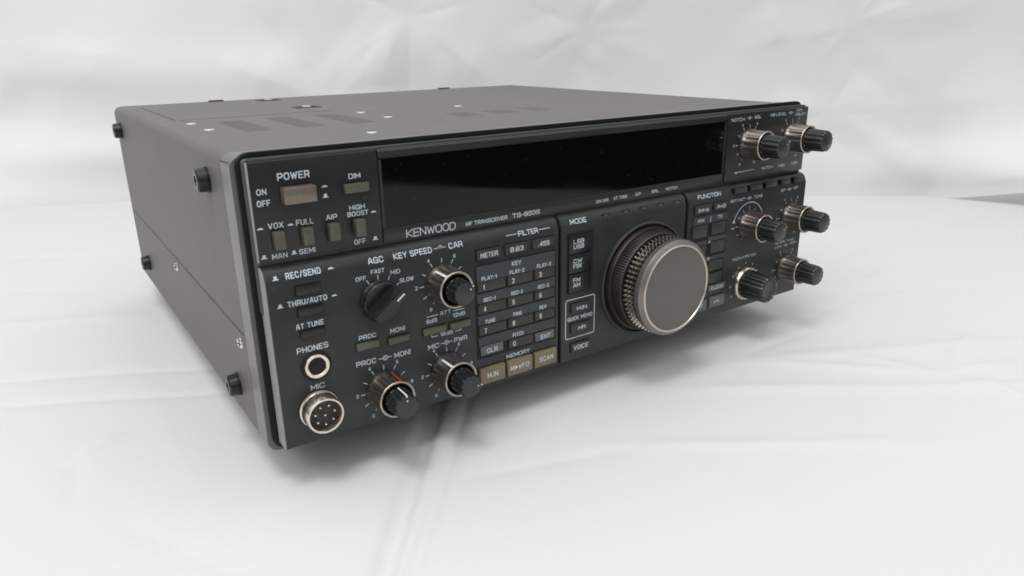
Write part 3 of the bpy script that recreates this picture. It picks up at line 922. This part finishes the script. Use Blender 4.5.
T('6dB', 68.3, 73.4, 44.6, 1.8); T('ATT', 75.0, 80.4, 46.9, 1.8); T('12dB', 81.2, 87.4, 44.6, 1.8); T('18dB', 74.5, 80.8, 37.3, 1.7)
stroke(bm, [(68.5, 46.7), (74.0, 46.7)], 0.35, YL); stroke(bm, [(81.4, 46.7), (87.0, 46.7)], 0.35, YL)
stroke(bm, [(70.4, 38.0), (70.4, 37.2), (73.4, 37.2)], 0.35, YL); stroke(bm, [(82.2, 37.2), (85.0, 37.2), (85.0, 38.0)], 0.35, YL)
T('MIC', 68.4, 73.8, 32.8, 2.2); dual_icon(bm, 77.5, 33.0, YL, 0.95); T('PWR', 81.2, 88.0, 33.0, 2.2)
T('PROC', 37.8, 45.2, 44.7, 2.0); T('MONI', 51.6, 58.2, 44.5, 2.0)
T('PROC', 35.7, 44.4, 33.6, 2.3); dual_icon(bm, 48.5, 33.5, YL, 0.95); T('MONI', 52.6, 60.0, 33.3, 2.3)
KX = {'key': (77.0, 60.4), 'proc': (47.4, 19.6), 'mic': (77.3, 19.9)}
for k_ in KX:
    scale_marks(bm, KX[k_][0], KX[k_][1], YL, 8.9, 10.9, 12.4)
T('FILTER', 116.5, 127.4, 75.3, 2.2)
stroke(bm, [(109.9, 75.4), (116.0, 75.4)], 0.4, bevel_y(75.4)); stroke(bm, [(128.0, 75.4), (134.1, 75.4)], 0.4, bevel_y(75.4))
link('printed_legend', bm, 'ink', lo_l)
bm = bmesh.new()
T('MEMORY', 108.7, 121.9, 17.7, 2.1)
link('printed_legend', bm, 'ink', lo_l)

bm = bmesh.new()
T('MODE', 146.3, 156.1, 76.0, 2.3)
link('printed_legend', bm, 'ink', lo_m)
bm = bmesh.new()
q = rrect(143.5, 161.7, 17.4, 37.6, 1.0, 3)
stroke(bm, q + [q[0]], 0.45, YL)
T('QUICK', 144.7, 151.9, 27.6, 2.0); T('MEMO', 153.2, 160.4, 27.6, 2.0)
link('printed_legend', bm, 'ink', lo_m)

bm = bmesh.new()
T('FUNCTION', 233.4, 251.4, 76.4, 2.1)
T('RIT/XIT', 259.2, 271.4, 70.8, 1.7); dual_icon(bm, 275.0, 70.9, YL, 0.8); T('TONE', 279.0, 286.7, 70.9, 1.7)
T('AF', 303.4, 307.4, 71.5, 1.7); dual_icon(bm, 311.4, 71.5, YL, 0.8); T('RF', 315.6, 319.4, 71.6, 1.7)
scale_marks(bm, 275.9, 55.4, YL, 8.6, 10.6, 12.2, labels=False)
ring_mark(bm, 275.9, 55.4, 13.0, 0.45, YL, 0, 25, 168, 30)
poly(bm, [(262.2, YL - 0.1, 58.0), (264.4, YL - 0.1, 58.0), (263.1, YL - 0.1, 60.0)])
poly(bm, [(261.6, YL - 0.1, 54.6), (264.2, YL - 0.1, 54.9), (264.2, YL - 0.1, 55.4), (261.6, YL - 0.1, 55.2)])
scale_marks(bm, 314.2, 54.8, YL, 9.0, 10.9, 12.4, h=1.4)
scale_marks(bm, 315.0, 22.6, YL, 9.0, 10.7, 12.0, h=1.4)
T('M.CH/VFO CH', 265.1, 285.6, 36.3, 1.7)
link('printed_legend', bm, 'ink', lo_r)
bm = bmesh.new()
T('SLOPE TUNE', 303.0, 321.0, 39.6, 1.4); T('LOW', 303.4, 309.6, 37.1, 1.4); dual_icon(bm, 313.6, 37.0, YL, 0.75); T('HIGH', 317.4, 323.8, 37.4, 1.4)
for k in range(9):
    a = math.radians(-120 + 30 * k)
    ring_mark(bm, 277.3 + 12.3 * math.sin(a), 19.9 + 12.3 * math.cos(a), 0.35, 0.5, YL, 0, 0, 360, 6)
link('printed_legend', bm, 'ink', lo_r)

# ---- phone jack and microphone socket
b = bmesh.new()
lathe(b, [(0.0, 6.3), (0.15, 6.3), (0.2, 5.0)], 48, mis=[0, 0, 0], cap=False)
lathe(b, [(0.0, 5.0), (1.2, 5.0), (1.5, 4.8), (1.5, 3.9), (1.2, 3.6), (0.4, 3.5)], 48, mis=[1] * 5, cap=False)
lathe(b, [(0.5, 3.8), (0.45, 3.2), (0.45, 0.4)], 32, mis=[0, 0, 0], cap=True)
link('phone_jack', b, ['groove', 'nickel'], radio, True, base=(19.5, YL, 38.0))
b = bmesh.new()
MX, MZ = 18.6, 19.6
Q_ = 0.92
lathe(b, [(0.0, 8.3), (0.12, 8.3), (0.15, 7.0)], 48, mis=[2, 2], cap=False)
lathe(b, [(0.0, 8.0), (1.0, 8.0), (1.2, 7.4), (2.2, 7.4), (2.3, 7.65), (7.6, 7.5), (8.2, 7.2), (8.2, 6.6), (7.8, 6.4), (4.6, 6.3)], 64, mis=[0] * 9, cap=False)
lathe(b, [(4.0, 6.5), (4.7, 6.45), (4.8, 6.0), (4.8, 0.5)], 48, mis=[1, 1, 1, 1], cap=True)
ms = link('microphone_socket', b, ['nickel', 'insul', 'groove'], radio, True, base=(MX, YL, MZ))
pinb = bmesh.new()
lathe(pinb, [(0, 0.5), (2.2, 0.5), (2.6, 0.3)], 12, cap=True)
pin0 = None
for k in range(8):
    if k == 7:
        px, pz = 0.0, 0.0
    else:
        a = math.radians(90 + 25 + 360 / 7.0 * k)
        px, pz = 4.0 * math.cos(a), 4.0 * math.sin(a)
    if pin0 is None:
        pin0 = link('pin', pinb, 'pin', ms, True, base=(0, 0, 0))
        pp_ = pin0
    else:
        pp_ = pin0.copy(); COL.objects.link(pp_)
    pp_.location = Vector((px, -4.7, pz)) * MM
b = bmesh.new()
box(b, -1.3, 1.3, -7.9, -4.6, 5.2, 6.5, 0.3)
kx = link('locating_key', b, 'insul', ms, True, base=(0, 0, 0)); kx.location = (0, 0, 0)

# ---- AGC rotary switch with a bar grip
ax_, az_ = 48.4, 58.8
b = bmesh.new()
lathe(b, [(0.0, 8.8), (1.2, 8.8), (1.6, 8.5), (3.4, 8.2), (3.8, 7.8)], 64, cap=True)
agc = link('rotary_switch', b, 'rubber', radio, True, base=(ax_, YL, az_))
b = bmesh.new()
ang = math.radians(37)
ca, sa = math.cos(ang), math.sin(ang)
L_, w0, w1 = 8.2, 2.9, 2.3
ringA = [(-L_, -w0), (L_, -w0), (L_, w0), (-L_, w0)]
ringB = [(-L_ + .6, -w1), (L_ - 0.6, -w1), (L_ - 0.6, w1), (-L_ + .6, w1)]
lv = []
for d, rg in ((3.2, ringA), (10.4, ringB)):
    lv.append([b.verts.new((u * ca - v * sa, -d, u * sa + v * ca)) for u, v in rg])
b.faces.new(lv[0]); b.faces.new(lv[1])
for k in range(4):
    b.faces.new([lv[0][k], lv[0][(k + 1) % 4], lv[1][(k + 1) % 4], lv[1][k]])
bmesh.ops.bevel(b, geom=list(b.edges), offset=0.5, segments=2, affect='EDGES')
g = link('grip_bar', b, 'rubber', agc, True, base=(0, 0, 0)); g.location = (0, 0, 0)
b = bmesh.new()
for d0, d1 in ((5.0, 13.6),):
    pts = [(3.2, -0.32, 10.46), (3.2, 0.32, 10.46), (L_ - 0.9, 0.32, 10.46), (L_ - 0.9, -0.32, 10.46)]
    poly(b, [(p_[0] * ca - p_[1] * sa, -p_[2], p_[0] * sa + p_[1] * ca) for p_ in pts])
g = link('pointer_line', b, 'white', agc, False, base=(0, 0, 0)); g.location = (0, 0, 0)

# ---- concentric control knobs
def flute_f(n, depth, duty=0.5, idx=None):
    def f(i, a):
        if idx is not None and i not in idx:
            return 1.0
        s = (a * n / (2 * math.pi)) % 1.0
        return 1 - depth * (0.5 + 0.5 * math.cos(2 * math.pi * s)) ** 2
    return f
def dual_knob(x, z, plane, inner_ang, outer_ang, red=False, tip=0.0, cap=1.0):
    b = bmesh.new()
    prof = [(0.0, 8.2), (0.6, 8.45), (1.4, 8.45), (2.4, 8.2), (3.8, 8.0), (11.5, 7.85), (11.9, 7.9), (12.2, 7.8), (12.4, 7.55), (12.4, 7.2), (12.0, 6.7), (11.0, 6.5)]
    n_ = 14
    lathe(b, prof, 132, flute=flute_f(n_, 0.065, idx=(4, 5)), mis=[0, 0, 0, 0, 0, 0, 1, 1, 1, 0, 0, 0], cap=False)
    k_ = link('control_knob', b, ['bronze', 'rim_soft'], radio, True, base=(x, plane, z), angle=40)
    b = bmesh.new()
    prof = [(11.0, 6.3 * cap), (12.6, 6.3 * cap), (13.0, 6.25 * cap), (20.4 + tip, 5.9 * cap), (21.2 + tip, 5.5 * cap), (21.4 + tip, 4.8 * cap)]
    lathe(b, prof, 96, flute=flute_f(12, 0.085, idx=(2, 3, 4)), mis=[0, 0, 0, 0, 1, 1], cap=True)
    i_ = link('inner_knob', b, ['rubber', 'cap'], k_, True, base=(0, 0, 0), angle=28)
    i_.location = (0, 0, 0)
    for an, r0, d0, d1, mt, ow in ((inner_ang, 6.4 * cap, 12.8, 21.0 + tip, 'white', i_),):
        b = bmesh.new()
        ca_, sa_ = math.sin(an), math.cos(an)
        tx_, tz_ = sa_, -ca_
        pts = [(r0, -.33, d0), (r0, .33, d0), (r0 - 0.35, .33, d1), (r0 - .35, -.33, d1)]
        poly(b, [(p_[0] * ca_ + p_[1] * tx_, -p_[2], p_[0] * sa_ + p_[1] * tz_) for p_ in pts])
        poly(b, [(p_[0] * ca_ + p_[1] * tx_, -p_[2], p_[0] * sa_ + p_[1] * tz_) for p_ in [(r0 - .35, -.33, d1), (r0 - .35, .33, d1), (2.8, .33, 21.5 + tip), (2.8, -.33, 21.5 + tip)]])
        for v in b.verts:
            v.co = v.co
        # joined into the inner knob's own mesh as a second object would be a third level; keep it as a sub-part of the knob
        o = link('pointer_line', b, mt, k_, False, base=(0, 0, 0)); o.location = (0, 0, 0)
    b = bmesh.new()
    ca_, sa_ = math.sin(outer_ang), math.cos(outer_ang)
    tx_, tz_ = sa_, -ca_
    r0 = 8.1
    poly(b, [(p_[0] * ca_ + p_[1] * tx_, -p_[2], p_[0] * sa_ + p_[1] * tz_) for p_ in [(r0, -.5, 2.6), (r0, .5, 2.6), (r0 - 0.1, .5, 12.3), (r0 - .1, -.5, 12.3)]])
    o = link('pointer_line', b, 'red' if red else 'white', k_, False, base=(0, 0, 0)); o.location = (0, 0, 0)
    return k_
R = math.radians
dual_knob(KX['proc'][0], KX['proc'][1], YL, R(0), R(14), True, tip=-0.5, cap=0.88)
dual_knob(KX['key'][0], KX['key'][1], YL, R(55), R(-35), tip=-2.5, cap=0.86)
dual_knob(KX['mic'][0], KX['mic'][1], YL, R(95), R(-30), tip=-0.5, cap=0.88)
dual_knob(275.0, 100.8, YR, R(60), R(180), tip=1.5)
dual_knob(312.8, 101.0, YR, R(150), R(200), tip=2.0)
dual_knob(275.2, 55.4, YL, R(70), R(8), True, tip=1.0)
dual_knob(314.2, 54.8, YL, R(130), R(190), tip=2.0)
dual_knob(315.0, 22.6, YL, R(120), R(190), tip=1.5)

# ---- channel knob: one black fluted knob on a bright base ring
b = bmesh.new()
lathe(b, [(0.0, 9.9), (0.5, 10.1), (2.2, 9.9), (2.9, 9.3), (3.0, 7.0)], 64, mis=[1, 1, 1, 0], cap=False)
ch = link('channel_knob', b, ['rim_bright', 'nickel'], radio, True, base=(277.3, YL, 20.2))
b = bmesh.new()
lathe(b, [(3.0, 8.5), (3.6, 8.6), (4.2, 8.5), (16.4, 7.7), (17.4, 7.1), (17.6, 5.6), (17.2, 5.4), (17.1, 5.2)], 112,
      flute=flute_f(16, 0.07, idx=(2, 3, 4)), mis=[0, 0, 0, 0, 0, 0, 1, 1], cap=True)
o = link('knob_cap', b, ['rubber', 'cap'], ch, True, base=(0, 0, 0), angle=28); o.location = (0, 0, 0)

# ---- main tuning knob
TX, TZ = 195.5, 39.3
b = bmesh.new()                            # raised ring round the knob, part of the panel
lathe(b, [(0.0, 30.0), (0.9, 29.9), (1.5, 29.3), (1.4, 28.7), (0.3, 28.2), (0.1, 20)], 96, mis=[0, 0, 0, 1, 1], cap=False)
link('escutcheon_ring', b, ['panel', 'groove'], radio, True, base=(TX, YL, TZ))
b = bmesh.new()
prof = [(0.2, 26.6), (1.6, 26.7), (2.0, 26.4)]
for k in range(1):
    pass
lathe(b, [(0.2, 27.4), (3.0, 27.4), (3.6, 26.9), (3.7, 26.2), (9.4, 25.9), (9.9, 25.3), (10.0, 23.5)], 480, flute=lambda i, a: 1 - (0.012 * (0.5 + 0.5 * math.cos(a * 120)) if i in (1, 3, 4) else 0), mis=[1, 1, 1, 1, 1, 1], cap=False)
lathe(b, [(17.6, 23.2), (17.8, 24.1), (18.2, 24.5), (20.9, 24.5), (21.6, 24.0), (22.6, 22.4)], 128, mis=[0] * 5, cap=False)
lathe(b, [(22.6, 22.4), (22.85, 22.1), (22.85, 21.5), (22.5, 21.3)], 128, mis=[3] * 3, cap=False)
lathe(b, [(22.5, 21.35), (22.52, 20.0), (22.55, 1.0)], 96, mis=[2, 2, 2], cap=True)
tk = link('tuning_knob', b, ['collar', 'bronze_dark', 'face', 'rim_bright'], radio, True, base=(TX, YL, TZ))
# knurled grip: three rows of small raised teeth on a dark drum
b = bmesh.new()
lathe(b, [(9.9, 23.3), (17.8, 23.3)], 96, mis=[0, 0], cap=False)
for d0, d1 in ((10.4, 12.2), (12.8, 14.6), (15.2, 17.0)):
    nt = 62
    for k in range(nt):
        a0 = 2 * math.pi * (k + 0.22) / nt
        a1 = 2 * math.pi * (k + 0.78) / nt
        vs = []
        for (d, r, s) in ((d0, 23.25, 0), (d0 + 0.35, 24.8, 0.15), (d1 - 0.35, 24.8, 0.15), (d1, 23.25, 0)):
            sp = (a1 - a0) * s
            vs.append((b.verts.new((r * math.cos(a0 + sp), -d, r * math.sin(a0 + sp))), b.verts.new((r * math.cos(a1 - sp), -d, r * math.sin(a1 - sp)))))
        for u, v in zip(vs, vs[1:]):
            f = b.faces.new([u[0], u[1], v[1], v[0]]); f.material_index = 1
        f = b.faces.new([u_[0] for u_ in vs]); f.material_index = 1
        f = b.faces.new([u_[1] for u_ in vs]); f.material_index = 0
o = link('knurled_grip', b, ['bronze_dark', 'tooth'], tk, False, base=(0, 0, 0)); o.location = (0, 0, 0)
